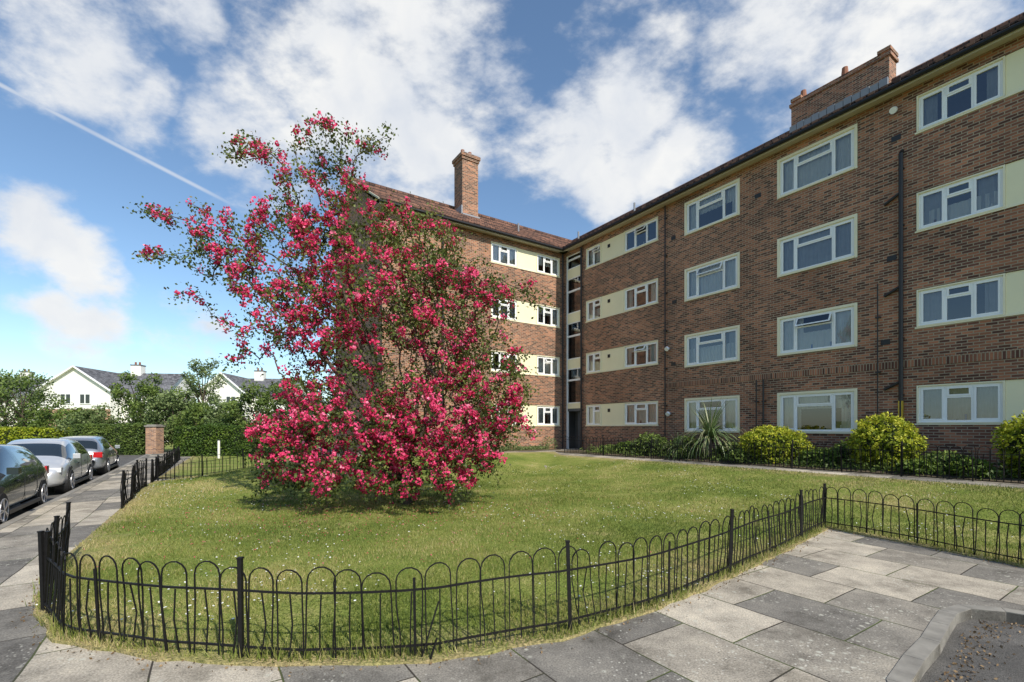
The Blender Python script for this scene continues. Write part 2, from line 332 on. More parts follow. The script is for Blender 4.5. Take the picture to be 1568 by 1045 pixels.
def window(mb,x0,x1,z0,z1,y,lights,seed=0,cream=0):
    rr=random.Random(seed)
    if cream:
        c=cream
        mb.box(x0,x0+c,y-.075,y+.05,z0,z1,'cream_frame'); mb.box(x1-c,x1,y-.075,y+.05,z0,z1,'cream_frame')
        mb.box(x0+c,x1-c,y-.075,y+.05,z1-c,z1,'cream_frame'); mb.box(x0+c-.02,x1-c+.02,y-.11,y+.05,z0,z0+c*.9,'cream_frame')
        x0+=c;x1-=c;z0+=c*.9;z1-=c
    f=.055
    mb.box(x0,x0+f,y-.02,y+.05,z0,z1,'upvc'); mb.box(x1-f,x1,y-.02,y+.05,z0,z1,'upvc')
    mb.box(x0+f,x1-f,y-.02,y+.05,z1-f,z1,'upvc'); mb.box(x0+f,x1-f,y-.03,y+.05,z0,z0+f,'upvc')
    tot=sum(l[0] for l in lights); W=x1-x0-2*f; x=x0+f; zi0=z0+f; zi1=z1-f
    for k,(fr_,ty) in enumerate(lights):
        w=W*fr_/tot; xa=x; xb=x+w
        if k<len(lights)-1: mb.box(xb-.03,xb+.03,y-.016,y+.05,zi0,zi1,'upvc')
        xa2=xa+(.03 if k else 0); xb2=xb-(.03 if k<len(lights)-1 else 0)
        def sash(a,b,c,d,opn=0):
            s=.042; yy=y-.035
            if opn:
                dy=opn; q=lambda xx,zz:(xx,yy-dy*(d-zz)/(d-c),zz)
                for (a1,b1,c1,d1) in ((a,a+s,c,d),(b-s,b,c,d),(a+s,b-s,c,c+s),(a+s,b-s,d-s,d)):
                    p=[q(a1,c1),q(b1,c1),q(b1,d1),q(a1,d1)]; mb.poly(p,'upvc'); p2=[(u[0],u[1]+.04,u[2]) for u in p]; mb.poly(p2[::-1],'upvc')
                    for i in range(4): mb.poly([p[i],p2[i],p2[(i+1)%4],p[(i+1)%4]],'upvc')
                mb.poly([q(a+s,c+s),q(b-s,c+s),q(b-s,d-s),q(a+s,d-s)],'glass'); return
            mb.box(a,a+s,yy,yy+.06,c,d,'upvc'); mb.box(b-s,b,yy,yy+.06,c,d,'upvc'); mb.box(a+s,b-s,yy,yy+.06,c,c+s,'upvc'); mb.box(a+s,b-s,yy,yy+.06,d-s,d,'upvc')
            j=rr.uniform(-.012,.012); j2=rr.uniform(-.01,.01)
            mb.poly([(a+s,y-.004,c+s),(b-s,y-.004+j,c+s),(b-s,y-.004+j+j2,d-s),(a+s,y-.004+j2,d-s)],'glass')
        if ty=='t':
            zt=zi1-(zi1-zi0)*.30; mb.box(xa2,xb2,y-.018,y+.05,zt-.025,zt+.025,'upvc')
            sash(xa2,xb2,zt+.025,zi1,.16 if rr.random()<.35 else 0)
            j=rr.uniform(-.01,.01); mb.poly([(xa2,y,zi0),(xb2,y+j,zi0),(xb2,y+j,zt-.025),(xa2,y,zt-.025)],'glass')
        else: sash(xa2,xb2,zi0,zi1)
        x=xb
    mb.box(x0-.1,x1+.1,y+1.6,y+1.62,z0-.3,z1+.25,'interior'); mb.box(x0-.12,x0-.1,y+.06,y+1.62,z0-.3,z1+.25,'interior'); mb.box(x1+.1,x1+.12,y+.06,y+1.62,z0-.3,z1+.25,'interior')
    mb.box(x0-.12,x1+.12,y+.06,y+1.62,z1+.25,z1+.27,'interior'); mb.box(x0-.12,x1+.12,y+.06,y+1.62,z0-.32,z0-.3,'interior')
    mode=rr.random()
    cm='curtain' if rr.random()<.8 else 'curtain_grey'
    def curt(a,b,zb=None,zt=None):
        n=max(4,int((b-a)/.045)); pr=None
        for i in range(n+1):
            xx=a+(b-a)*i/n; yy=y+.12+.022*math.sin(i*1.9+rr.random())
            if pr: mb.poly([(pr[0],pr[1],zb or z0-.05),(xx,yy,zb or z0-.05),(xx,yy,zt or z1),(pr[0],pr[1],zt or z1)],cm)
            pr=(xx,yy)
    W=x1-x0
    if mode<.25: curt(x0,x1)
    elif mode<.9:
        curt(x0,x0+W*rr.uniform(.14,.34)); curt(x1-W*rr.uniform(.14,.34),x1)
        q=rr.random(); cm='curtain'
        if q<.3: curt(x0,x1,z0+(z1-z0)*rr.uniform(.4,.75))
        elif q<.55: curt(x0,x1,None,z0+(z1-z0)*rr.uniform(.4,.6))
    for k in range(rr.randint(0,4)):
        xx=rr.uniform(x0+.15,x1-.15); hh=rr.uniform(.08,.22); mb.bar((xx,y+.085,z0),(xx,y+.085,z0+hh),.025,rr.choice(['terracotta','curtain','sign_blue','door_grey']),6)
rows=[(1.80,2.88),(4.47,5.53),(7.13,8.22),(9.87,10.91)]
rowsB=[(1.50,2.90),(4.15,5.50),(6.85,8.20),(9.55,10.92)]
GZ=.2; TOP=11.2
L3=[(1,'f'),(1.05,'t'),(1,'f')]; LB=[(.8,'f'),(1.9,'t'),(.95,'f')]; L2=[(1,'f'),(1,'t')]
R_=MB(); Rw=MB(); holes=[]
bands=[(0.02,4.62,'DE'),(13.46,18.06,'ED'),(20.2,24.8,'DE')]
for (a,b,ty) in bands:
    for i,(z0,z1) in enumerate(rows):
        holes.append((a,b,z0,z1))
        if ty=='DE': ws=[(a,a+1.08,L2),(b-2.0,b,L3)]; pan=(a+1.08,b-2.0)
        else: ws=[(b-1.08,b,L2[::-1]),(a,a+1.75,L3)]; pan=(a+1.75,b-1.08)
        for k,(p,q,l) in enumerate(ws): window(Rw,p+.012,q-.012,z0+.012,z1-.012,.07,l,seed=int(a*10)+i*7+k*31+5,cream=.035)
        Rw.box(pan[0]-.01,pan[1]+.01,.03,.09,z0+.01,z1-.01,'cream_panel'); Rw.box(a-.02,b+.02,-.03,.03,z0-.03,z0+.012,'cream_frame')
        vx=pan[0]+.45; Rw.box(vx,vx+.16,.015,.03,z1-.42,z1-.26,'gutter')
for a in (5.95,9.68,26.2):
    for i,(z0,z1) in enumerate(rowsB):
        holes.append((a,a+2.39,z0,z1)); window(Rw,a+.008,a+2.382,z0+.008,z1-.008,.06,LB,seed=int(a*13)+i*3+1,cream=.08)
for sx in (-1.6,18.4):
    a,b=sx,sx+1.25; holes.append((a,b,.3,11.0)); y=.09
    Rw.box(a,a+.09,y-.03,y+.06,.3,11,'upvc'); Rw.box(b-.09,b,y-.03,y+.06,.3,11,'upvc')
    Rw.box(a+.09,b-.09,y+.5,y+.56,.3,2.72,'interior'); Rw.box(a+.55,b-.12,y+.3,y+.34,.5,2.55,'door_grey'); Rw.box(a+.09,b-.09,y-.02,y+.5,2.58,2.72,'door_grey')
    z=2.72
    segs=[('c',.28),('w',1.25),('w',.62),('c',.5),('w',1.25),('w',.72),('c',.5),('w',1.2),('w',.7),('c',.5),('w',.5),('w',.26)]
    sc=(11-2.72)/sum(q[1] for q in segs)
    for ty,h in segs:
        h*=sc
        if ty=='c': Rw.box(a+.09,b-.09,y-.025,y+.05,z,z+h,'cream_panel')
        else:
            Rw.box(a+.09,b-.09,y-.02,y+.05,z,z+.05,'upvc'); Rw.box(a+.09,b-.09,y-.02,y+.05,z+h-.05,z+h,'upvc')
            Rw.poly([(a+.09,y+.01,z+.05),(b-.09,y+.01,z+.05),(b-.09,y+.015,z+h-.05),(a+.09,y+.015,z+h-.05)],'glass')
        z+=h
    Rw.box(a,b,y+1.4,y+1.42,.3,11,'interior'); Rw.box(a-.02,a,y+.06,y+1.4,.3,11,'interior'); Rw.box(b,b+.02,y+.06,y+1.4,.3,11,'interior')
RX=31.0
wall(R_,-1.752,RX,GZ,TOP,holes)
R_.poly([(RX,0,GZ),(RX,8.4,GZ),(RX,8.4,TOP),(RX,4.2,13.95),(RX,0,TOP)],'brick')
R_.poly([(-1.75-8.4,8.4,GZ),(RX,8.4,GZ),(RX,8.4,TOP),(-1.75-8.4,8.4,TOP)],'brick')
for q0,q1 in ((4.9,18.3),(24.9,RX)): R_.box(q0,q1,-.018,0.0,3.40,3.625,'soldier_brick')
par(R_.build('long_wing_walls',M=MR)); par(Rw.build('long_wing_windows',M=MR,uvs=False))
Lw=MB(); Lm=MB(); holes=[]
for i,(z0,z1) in enumerate(rows):
    a,b=-4.37,-.0; holes.append((a,b,z0,z1))
    window(Lm,a+.012,a+1.6,z0+.012,z1-.012,.07,L3,seed=60+i,cream=.035); window(Lm,b-1.56,b-.012,z0+.012,z1-.012,.07,L3,seed=80+i*3,cream=.035)
    Lm.box(a+1.59,b-1.55,.03,.09,z0+.01,z1-.01,'cream_panel'); Lm.box(a-.02,b+.02,-.03,.03,z0-.03,z0+.012,'cream_frame')
LX=-9.8
wall(Lw,LX,.292,GZ,TOP,holes)
Lw.poly([(LX,8.4,GZ),(LX,0,GZ),(LX,0,TOP),(LX,4.2,13.95),(LX,8.4,TOP)],'brick')
Lw.poly([(.29+8.4,8.4,GZ),(LX,8.4,GZ),(LX,8.4,TOP),(.29+8.4,8.4,TOP)],'brick')
par(Lw.build('short_wing_walls',M=ML)); par(Lm.build('short_wing_windows',M=ML,uvs=False))
def thick(mb,pts,t,mi):
    mb.poly(pts,mi); lo=[(p[0],p[1],p[2]-t) for p in pts]; mb.poly(lo[::-1],'soffit')
    for i in range(len(pts)): mb.poly([pts[i],lo[i],lo[(i+1)%len(pts)],pts[(i+1)%len(pts)]],mi)
def courses(mb,x0,x1,sl0,sl1):
    n=17
    for i in range(n):
        t0=i/n; y=-.42+4.62*t0; z=EZ+(RZ-EZ)*t0
        a=x0+sl0*t0; b=x1+sl1*t0
        mb.poly([(a,y-.02,z+.004),(b,y-.02,z+.004),(b,y-.02,z+.035),(a,y-.02,z+.035)],'roof_tile')
        y2=-.42+4.62*(i+1)/n; z2=EZ+(RZ-EZ)*(i+1)/n
        mb.poly([(a,y-.02,z+.035),(b,y-.02,z+.035),(b,y2-.02,z2+.004),(a,y2-.02,z2+.004)],'roof_tile')
EZ=11.33; RZ=14.12
rf=MB(); thick(rf,[(-1.35,-.42,EZ),(RX+.3,-.42,EZ),(RX+.3,4.2,RZ),(-5.95,4.2,RZ)],.07,'roof_tile')
courses(rf,-1.35,RX+.3,-4.6,0)
thick(rf,[(-5.95,4.203,RZ),(RX+.3,4.203,RZ),(RX+.3,8.8,EZ),(-10.55,8.8,EZ)],.07,'roof_tile')
x=-5.9
while x<RX+.2: rf.bar((x,4.2,RZ+.03),(x+.43,4.2,RZ+.03),.12,'roof_tile',8); x+=.44
x=-1.3
while x<RX:
    rf.box(x,x+.15,-.47,-.44,EZ-.03,EZ+.04,'roof_tile'); x+=.3
rf.box(-1.3,RX+.3,-.36,-.0,11.2,11.225,'soffit'); rf.box(-1.3,RX+.3,-.385,-.36,11.12,11.27,'soffit')
rf.bar((-1.32,-.45,11.22),(RX+.3,-.45,11.22),.065,'gutter',8)
rf.bar((2.2,1.2,12),(2.2,1.2,12.75),.05,'lead',8); rf.bar((-.9,.3,11.6),(-.9,.3,12.2),.05,'lead',8)
par(rf.build('long_wing_roof',M=MR))
rf=MB(); thick(rf,[(LX-.25,-.42,EZ),(-.11,-.42,EZ),(4.49,4.2,RZ),(LX-.25,4.2,RZ)],.07,'roof_tile')
courses(rf,LX-.25,-.11,0,4.6)
thick(rf,[(LX-.25,4.203,RZ),(4.49,4.203,RZ),(9.09,8.8,EZ),(LX-.25,8.8,EZ)],.07,'roof_tile')
x=LX-.2
while x<4.1: rf.bar((x,4.2,RZ+.03),(x+.43,4.2,RZ+.03),.12,'roof_tile',8); x+=.44
rf.box(LX-.2,-.11,-.36,0,11.2,11.225,'soffit'); rf.box(LX-.2,-.11,-.385,-.36,11.12,11.27,'soffit'); rf.bar((LX-.25,-.45,11.22),(-.15,-.45,11.22),.065,'gutter',8)
rf.bar((-1.7,1.5,12.2),(-1.7,1.5,12.95),.05,'lead',8)
for sy in (1,-1): rf.bar((LX-.27,4.2-sy*4.62,EZ-.02),(LX-.27,4.2,RZ-.02),.05,'soffit',4)
par(rf.build('short_wing_roof',M=ML))
c=MB(); cx,cy=-4.15,3.0
c.box(cx-.48,cx+.48,cy-.48,cy+.48,12.3,16.1,'brick'); c.box(cx-.53,cx+.53,cy-.53,cy+.53,16.1,16.25,'brick'); c.box(cx-.58,cx+.58,cy-.58,cy+.58,16.25,16.42,'brick'); c.box(cx-.5,cx+.5,cy-.5,cy+.5,16.42,16.5,'lead')
c.box(cx-.52,cx+.52,cy-.6,cy-.48,12.6,13.15,'lead'); c.box(cx-.55,cx-.48,cy-.5,cy+.5,12.9,13.6,'lead')
for dx in (-.22,.22): c.bar((cx+dx,cy,16.5),(cx+dx,cy,16.85),.13,'terracotta',10,.1)
par(c.build('square_chimney',M=ML))
c=MB(); c.box(8.26,11.6,3.9,4.55,12.5,15.0,'brick'); c.box(8.2,11.66,3.84,4.61,15.0,15.12,'brick'); c.box(8.26,11.6,3.9,4.55,15.12,15.2,'brick')
for x in (8.45,11.45): c.box(x-.2,x+.2,3.86,4.6,15.2,15.32,'brick')
for x in (8.6,10.1): c.bar((x,4.2,15.2),(x,4.2,15.62),.14,'terracotta',10,.1)
for i in range(12): c.box(8.24+i*.28,8.5+i*.28,3.80,3.9,13.75,14.16+(i%2)*.04,'lead')
par(c.build('long_chimney',M=MR))
c=MB()
def pipe(x,z0,z1,r=.04,mi='pipe'):
    c.bar((x,-.09,z0),(x,-.09,z1),r,mi,8)
    z=z0+.5
    while z<z1: c.box(x-.06,x+.06,-.1,.0,z,z+.04,mi); z+=1.6
pipe(13.15,.5,9.45,.055); c.bar((13.15,-.09,9.45),(13.15,.02,9.55),.055,'pipe',8)
for z in (8.35,5.7,3.0): c.bar((13.15,-.09,z),(12.75,-.05,z-.2),.04,'pipe',8)
pipe(5.05,.5,11.15,.03); pipe(9.25,.5,3.4,.03); pipe(9.0,.5,3.4,.02); pipe(12.6,1.2,5.9,.016,'pipe'); pipe(-.25,.5,11.1,.05); pipe(25.5,.5,11.1,.05)
for x,z in ((12.9,9.9),(12.8,6.5),(12.65,4.1),(5.3,9.6),(5.35,6.9),(5.3,4.3),(8.9,9.9)): c.box(x,x+.22,-.012,0,z,z+.15,'pipe')
for x,z in ((13.0,10.75),(5.25,2.3),(5.2,5.05),(25.2,5)): 
    c.bar((x,0,z),(x,-.12,z),.05,'lead',8); c.bar((x,-.12,z),(x,-.2,z-.05),.09,'upvc',10)
c.box(13.1,13.2,-.14,-.04,1.95,2.45,'yellow')
par(c.build('pipes_and_vents',M=MR))
c=MB(); c.bar((.12,-.12,.4),(.12,-.12,11.15),.045,'pipe',8); c.bar((-7,-.09,.4),(-7,-.09,11.15),.05,'pipe',8); par(c.build('rainwater_pipe',M=ML))
# ---------------------------------------------------------------- bow top fences
def bowfence(name,pts,gap=.215,post=1.25,h=.70,seg=7,seed=0,wob=.012,r=.0062):
    rr=random.Random(seed); mb=MB(); P=[np.array(p) for p in pts]; L=[0]
    for i in range(len(P)-1): L.append(L[-1]+np.linalg.norm(P[i+1]-P[i]))
    tot=L[-1]
    def at(s):
        s=max(0,min(tot,s)); i=0
        while i<len(L)-2 and L[i+1]<s: i+=1
        t=(s-L[i])/(L[i+1]-L[i]); return P[i]*(1-t)+P[i+1]*t
    def pt(s,z,o=0):
        q=at(s); lean=.028*math.sin(s*1.3+seed)+.02*math.sin(s*3.1); d=at(s+.05)-at(s-.05); d=d/max(1e-6,np.linalg.norm(d))
        k=z/h*lean+o; return (q[0]-d[1]*k,q[1]+d[0]*k,hgt(q[0],q[1])+z+.012*math.sin(s*2.1+seed*2))
    n=int(tot/gap); g=tot/n
    for i in range(n):
        c=(i+.5)*g; w=g*rr.uniform(.43,.48); dz=rr.uniform(-.025,.015); tilt=rr.gauss(0,.011); o=rr.gauss(0,wob)
        if rr.random()<.08: tilt*=3; o*=2.5; dz-=.03
        zs=h-w+dz; prev=None
        bl=rr.gauss(0,.008); br_=rr.gauss(0,.008)
        pa=[(c-w+bl,.03,0),(c-w+tilt*.4+bl,zs*.35,o*.5),(c-w+tilt*.7,zs*.7,o)]+[(c+tilt-w*math.cos(math.pi*k/seg),zs+w*math.sin(math.pi*k/seg),o*.6) for k in range(seg+1)]+[(c+w+tilt*.7,zs*.7,o*.7),(c+w+tilt*.3+br_,zs*.35,o*.5),(c+w+br_,.03,0)]
        for a in pa:
            q=pt(*a)
            if prev: mb.bar(prev,q,r,'black_metal',4,caps=False)
            prev=q
        m1=rr.gauss(0,.014)
        mb.bar(pt(c,.03,0),pt(c+m1,h*.4,o),r,'black_metal',4,caps=False); mb.bar(pt(c+m1,h*.4,o),pt(c+rr.gauss(0,.008),h-.2,o*.4),r,'black_metal',4,caps=False)
    m=int(tot/.25)+1
    for z in (.10,h-.19):
        for i in range(m):
            a=tot*i/m;b=tot*(i+1)/m; mb.bar(pt(a,z),pt(b,z),.010,'black_metal',4,caps=False)
    np_=max(1,round(tot/post))
    for i in range(np_+1):
        s=tot*i/np_; big=(i%2==0) or len(pts)<4
        rr_=.021 if big else .012; a=pt(s,-.03); b=pt(s,h+.04 if big else h-.1)
        b=(b[0]+rr.uniform(-.02,.02),b[1],b[2]); mb.bar(a,b,rr_,'black_metal',4)
        if big: mb.bar(b,(b[0],b[1],b[2]+.012),.026,'black_metal',4)
    mb.build(name,uvs=False)
bowfence('bow_top_fence',fence_near[:3],seed=1,wob=.02)
bowfence('bow_top_fence',fence_near[2:],seed=2,wob=.014)
bowfence('bow_top_fence',fence_right,seed=3)
bowfence('bow_top_fence',[(-8.05,9.7),(-10.0,12.85)],seed=4,seg=5,wob=.04,h=.75)
bowfence('bow_top_fence',[(-10.9,14.2),(-14.8,20.5),(-17.5,24.8)],seed=5,seg=4,r=.008)
bowfence('bow_top_fence',[(-11.3,15.0),(-8.4,16.7),(-6.4,18.3)],seed=6,seg=4,r=.008)
bowfence('bow_top_fence',[Rp(1.2,2.42),Rp(8,2.42),Rp(16,2.42),Rp(24,2.42)],seed=7,seg=4,h=.8,r=.0075)
mb=MB(); mb.bar((-.66,3.44,.02),(-.54,3.46,.42),.008,'black_metal'); mb.bar((-.60,3.40,-.01),(-.55,3.44,.16),.008,'black_metal'); mb.build('bent_fence_stay')
# ---------------------------------------------------------------- grass
def inpoly(xy,poly):
    x,y=xy[:,0],xy[:,1]; ins=np.zeros(len(x),bool); n=len(poly); j=n-1
    for i in range(n):
        xi,yi=poly[i];xj,yj=poly[j]
        c=((yi>y)!=(yj>y))&(x<(xj-xi)*(y-yi)/(yj-yi+1e-12)+xi); ins^=c; j=i
    return ins
def segdist(xy,pts):
    d=np.full(len(xy),1e9)
    for i in range(len(pts)-1):
        a=np.array(pts[i]);b=np.array(pts[i+1]);ab=b-a; t=np.clip(((xy-a)@ab)/(ab@ab),0,1); d=np.minimum(d,np.linalg.norm(xy-a-t[:,None]*ab,axis=1))
    return d
def hgtv(x,y):
    p=16.6-.834*x-.5515*y; q=19.9+.5515*x-.834*y; m=np.minimum(p,q)
    t=np.clip((m-1.5)/6,0,1); t=t*t*(3-2*t); u=np.clip((x+11)/4,0,1); u=u*u*(3-2*u); return .55*(1-t)*u
def blades(name,n,poly,ymin,ymax,hmin,hmax,w,pw=1.6):
    u=rng.random(n); y=ymin*(ymax/ymin)**(u**(1/pw)) ; x=rng.uniform(-1.15,1.15,n)*y
    xy=np.stack([x,y],1); k=inpoly(xy,poly); xy=xy[k]
    d=np.minimum(segdist(xy,fence_near),segdist(xy,fence_right)); d=np.minimum(d,segdist(xy,[(-11.3,14.75),(-8,9.56),(-5.6,5.9)])*.8)
    nz=np.array([noise.noise((p[0]*1.3,p[1]*1.3,0)) for p in xy]); nb=np.array([noise.noise((p[0]*.45,p[1]*.45,7)) for p in xy])
    keep=rng.random(len(xy))<np.clip((d+.02)/.4+nz*.9+.3,.2,1)*np.clip(1.0+nz*.8,.25,1); xy=xy[keep]; nz=nz[keep]; nb=nb[keep]; d=d[keep]; n=len(xy)
    z=hgtv(xy[:,0],xy[:,1])+.02; b=np.column_stack([xy,z]); a=rng.uniform(0,2*math.pi,n)
    sc=np.clip(xy[:,1]/6,1,2.2)
    dd=np.column_stack([np.cos(a),np.sin(a),np.zeros(n)])*(w*sc)[:,None]
    h=rng.uniform(hmin,hmax,n)*(1+nz*.6); tip=b+np.column_stack([rng.normal(0,.018,n),rng.normal(0,.018,n),h])
    co=np.stack([b-dd,b+dd,tip],1).reshape(-1,3)
    t=np.clip(rng.normal(.46,.2,n)+nb*.8+nz*.15+np.clip(.8-d,0,1)*.32,0,1)
    fastmesh(name,co,3,'grass_blade',t)
blades('lawn_grass',330000,lawnp,3.3,18,.018,.055,.004,1.3)
pts=[]
for path in (fence_near,fence_right):
    for p in resample(path,.05):
        k=noise.noise((p[0]*1.5,p[1]*1.5,3))
        for _ in range(int(max(0,14+30*k))): pts.append((p[0]+random.gauss(0,.06),p[1]+abs(random.gauss(0,.10))-.04))
pts=np.array(pts); n=len(pts); b=np.column_stack([pts,np.full(n,.01)]); a=rng.uniform(0,6.28,n); d=np.column_stack([np.cos(a),np.sin(a),np.zeros(n)])*.0045
tip=b+np.column_stack([rng.normal(0,.04,n),rng.normal(0,.04,n),rng.uniform(.04,.16,n)])
fastmesh('fence_edge_weeds',np.stack([b-d,b+d,tip],1).reshape(-1,3),3,'grass_blade',np.clip(rng.normal(.5,.25,n),0,1))
def discs(name,xy,dz,rad,mat):
    n=len(xy); c=np.column_stack([xy,hgtv(xy[:,0],xy[:,1])+dz]); ang=np.arange(6)*math.pi/3
    co=np.stack([c+np.column_stack([np.cos(a)*rad,np.sin(a)*rad,rng.normal(0,.003,n)]) for a in ang],1).reshape(-1,3)
    fastmesh(name,co,6,mat,rng.random(n))
n=6500; y=rng.uniform(4,20,n); x=rng.uniform(-1.1,1.1,n)*y; xy=np.stack([x,y],1); xy=xy[inpoly(xy,lawnp)]
nz=np.array([noise.noise((p[0]*.5,p[1]*.5,9)) for p in xy]); xy=xy[nz+rng.normal(0,.15,len(xy))>.12]
discs('daisies',xy,.065,rng.uniform(.008,.013,len(xy))*np.clip(xy[:,1]/8,1,1.6),'daisy')
xy=np.column_stack([rng.normal(-3.0,1.9,2000),rng.normal(9.6,1.6,2000)]); xy=xy[inpoly(xy,lawnp)]; discs('fallen_petals',xy,.05,rng.uniform(.006,.012,len(xy)),'blossom')
pts=[]
for p in resample(off(fence_near,-.12),.03)+resample(off(fence_right,-.12),.03):
    if random.random()<.8: pts.append((p[0]+random.gauss(0,.05),p[1]+random.gauss(0,.05),.006+random.random()*.006))
for p in resample(off(kerbR[2:11],-.06),.02):
    for _ in range(3): pts.append((p[0]+abs(random.gauss(0,.10)),p[1]-abs(random.gauss(0,.12)),-.08))
pts=np.array(pts); fastmesh('leaf_litter',leafquads(pts,.024,.6),4,'litter',rng.random(len(pts)))
# ---------------------------------------------------------------- hawthorn tree
YT=10.3
def w(u,v,y=None):
    y=YT if y is None else y; return np.array([(u-784)/F*y,y,HC+(655-v)/F*y])
hw=empty('flowering_hawthorn_tree',(-2.4,10.3,0))
NB=np.zeros((60000,3)); NN=0; par_=[]
def add(p,q):
    global NN
    NB[NN]=p; par_.append(q); NN+=1; return NN-1
r0=add((-2.3,10.35,0),-1); r1=add((-2.34,10.33,.35),r0); r2=add((-2.42,10.3,.7),r1)
def limb(start,pts):
    cur=start
    for p in pts:
        a=NB[cur].copy(); b=np.array(p); n=max(1,int(np.linalg.norm(b-a)/.22))
        for k in range(1,n+1):
            t=k/n; q=a+(b-a)*t
            if k<n: q=q+rng.normal(0,.03,3)
            cur=add(q,cur)
    return cur
limb(r2,[w(590,600),w(545,470),w(510,350),w(480,270),w(500,215),w(485,188)])
limb(r2,[w(600,620,10.5),w(520,480,10.3),w(430,400,10.1),w(330,345,10),w(225,325,9.9)])
limb(r2,[w(560,620,10.1),w(470,520,9.9),w(380,430,9.8),w(300,385,9.8),w(222,392,9.8)])
limb(r2,[w(620,600,10.6),w(600,470,11),w(590,380,11.3)])
limb(r2,[w(640,610,10.5),w(680,510,10.4),w(720,440,10.3),w(765,425,10.2),w(820,458,10.1)])
limb(r1,[w(560,650,9.9),w(480,620,9.5),w(430,660,9.2)])
limb(r1,[w(650,650,9.8),w(700,620,9.4),w(770,640,9.2)])
limb(r2,[w(620,640,9.7),w(600,560,9.1),w(590,600,8.6)])
limb(r2,[w(600,620,10.9),w(560,500,11.8),w(540,450,12.3)])
limb(r2,[w(620,600,11.2),w(680,540,12),w(700,560,12.5)])
limb(r2,[w(530,460,10.1),w(520,330,10.2),w(545,240,10.3),w(592,208,10.3)])
vols=[(595,555,165,165,10.3,2.1,380),(530,680,125,95,9.8,1.6,200),(680,650,115,95,9.8,1.5,190),(560,420,125,105,10.4,1.7,230),(430,400,125,75,10.1,1.2,105),
      (490,310,80,70,10.2,.9,85),(690,480,85,90,10.3,1.3,190),(450,490,90,75,10.0,1.3,95),(610,720,145,62,9.3,1.1,130),(640,380,75,60,10.6,1.2,110),(750,600,65,100,10.1,1.2,150),(435,690,50,70,9.7,.9,50),(350,370,60,50,10,.8,28),(520,225,70,35,10.2,.6,26),(780,450,45,25,10.1,.5,18),(390,230,45,18,10.1,.4,12)]
tips=[]
for u,v,ru,rv,yc,ry,n in vols:
    for _ in range(n):
        d=rng.normal(size=3); d/=np.linalg.norm(d); r=rng.uniform(.25,1)**.5
        y=yc+d[1]*ry*r; p=w(u+d[0]*ru*r,v-d[2]*rv*r,yc); p[1]=y
        if p[2]<.35: p[2]=.35+random.random()*.3
        tips.append(p)
for u,v in [(212,323),(218,395),(272,452),(345,236),(375,215),(478,186),(520,200),(592,205),(560,215),(290,310),(320,330),(310,420),(350,500),(325,485),(340,560),(370,555),
            (388,770),(400,740),(500,782),(600,797),(575,770),(640,770),(765,742),(750,720),(815,668),(800,610),(838,460),(825,470),(780,490),(735,400),(700,370),(415,640),(430,610),(420,700),(395,560),(660,350),(440,270),(420,300),(395,225),(245,395),(255,335),(805,440),(770,520),(690,770),(620,330),(540,270),(575,210),(230,320),(240,330),(265,345),(300,350),(240,385),(270,395),(295,450),(350,240),(365,232),(410,235),(500,230),(540,215),(490,200)]:
    tips.append(w(u,v,YT+rng.uniform(-.4,.3)))
root=NB[r2].copy(); tips.sort(key=lambda p:np.linalg.norm(p-root)); tipinfo=[]
for tp in tips:
    A=NB[:NN]; d=np.linalg.norm(A-tp,axis=1); dr=np.linalg.norm(A-root,axis=1)
    cost=d+.25*dr+np.where(A[:,2]>tp[2]+.9,1.5,0)+np.where(A[:,2]<.6,2,0); j=int(np.argmin(cost)); a=NB[j].copy(); L_=np.linalg.norm(tp-a)
    up=.28*L_ if tp[2]<5 else .10*L_
    m_=(a+tp)/2+np.array([0,0,up])+rng.normal(0,.06*L_,3); n=max(2,int(L_/.13)); cur=j; ch=[]
    for k in range(1,n+1):
        t=k/n; q=(1-t)**2*a+2*t*(1-t)*m_+t*t*tp
        if k<n: q=q+rng.normal(0,.015,3)
        cur=add(q,cur); ch.append(cur)
    tipinfo.append(ch)
N_=NN; load=[1.0]*N_
for i in range(N_-1,0,-1): load[par_[i]]+=load[i]
A=NB[:N_]; rad=[min(.17,.0035+.0017*(l**.5)) for l in load]
mb=MB()
for i in range(1,N_):
    mb.bar(A[par_[i]],A[i],rad[par_[i]] if load[par_[i]]<load[i]*2+3 else rad[i],'bark',3 if load[i]<12 else 5 if load[i]<150 else 8,rad[i],caps=False)
def child(o): o.parent=hw; o.matrix_parent_inverse=Matrix.Translation((2.4,-10.3,0)); return o
child(mb.build('branches',smooth=True,uvs=False))
lc=[];lt=[];fc=[];ft=[]
for i in range(3,N_):
    p=A[i]
    if load[i]<30:
        k=int(rng.integers(11,20)) if load[i]<12 else 7
        tn=noise.noise(Vector(p)*.9+Vector((5,0,0)))
        lc.append(p+rng.normal(0,.10,(k,3))); lt.append(np.clip(rng.normal(.42,.2,k)+tn*.5+.05*(p[2]-3.5),0,1))
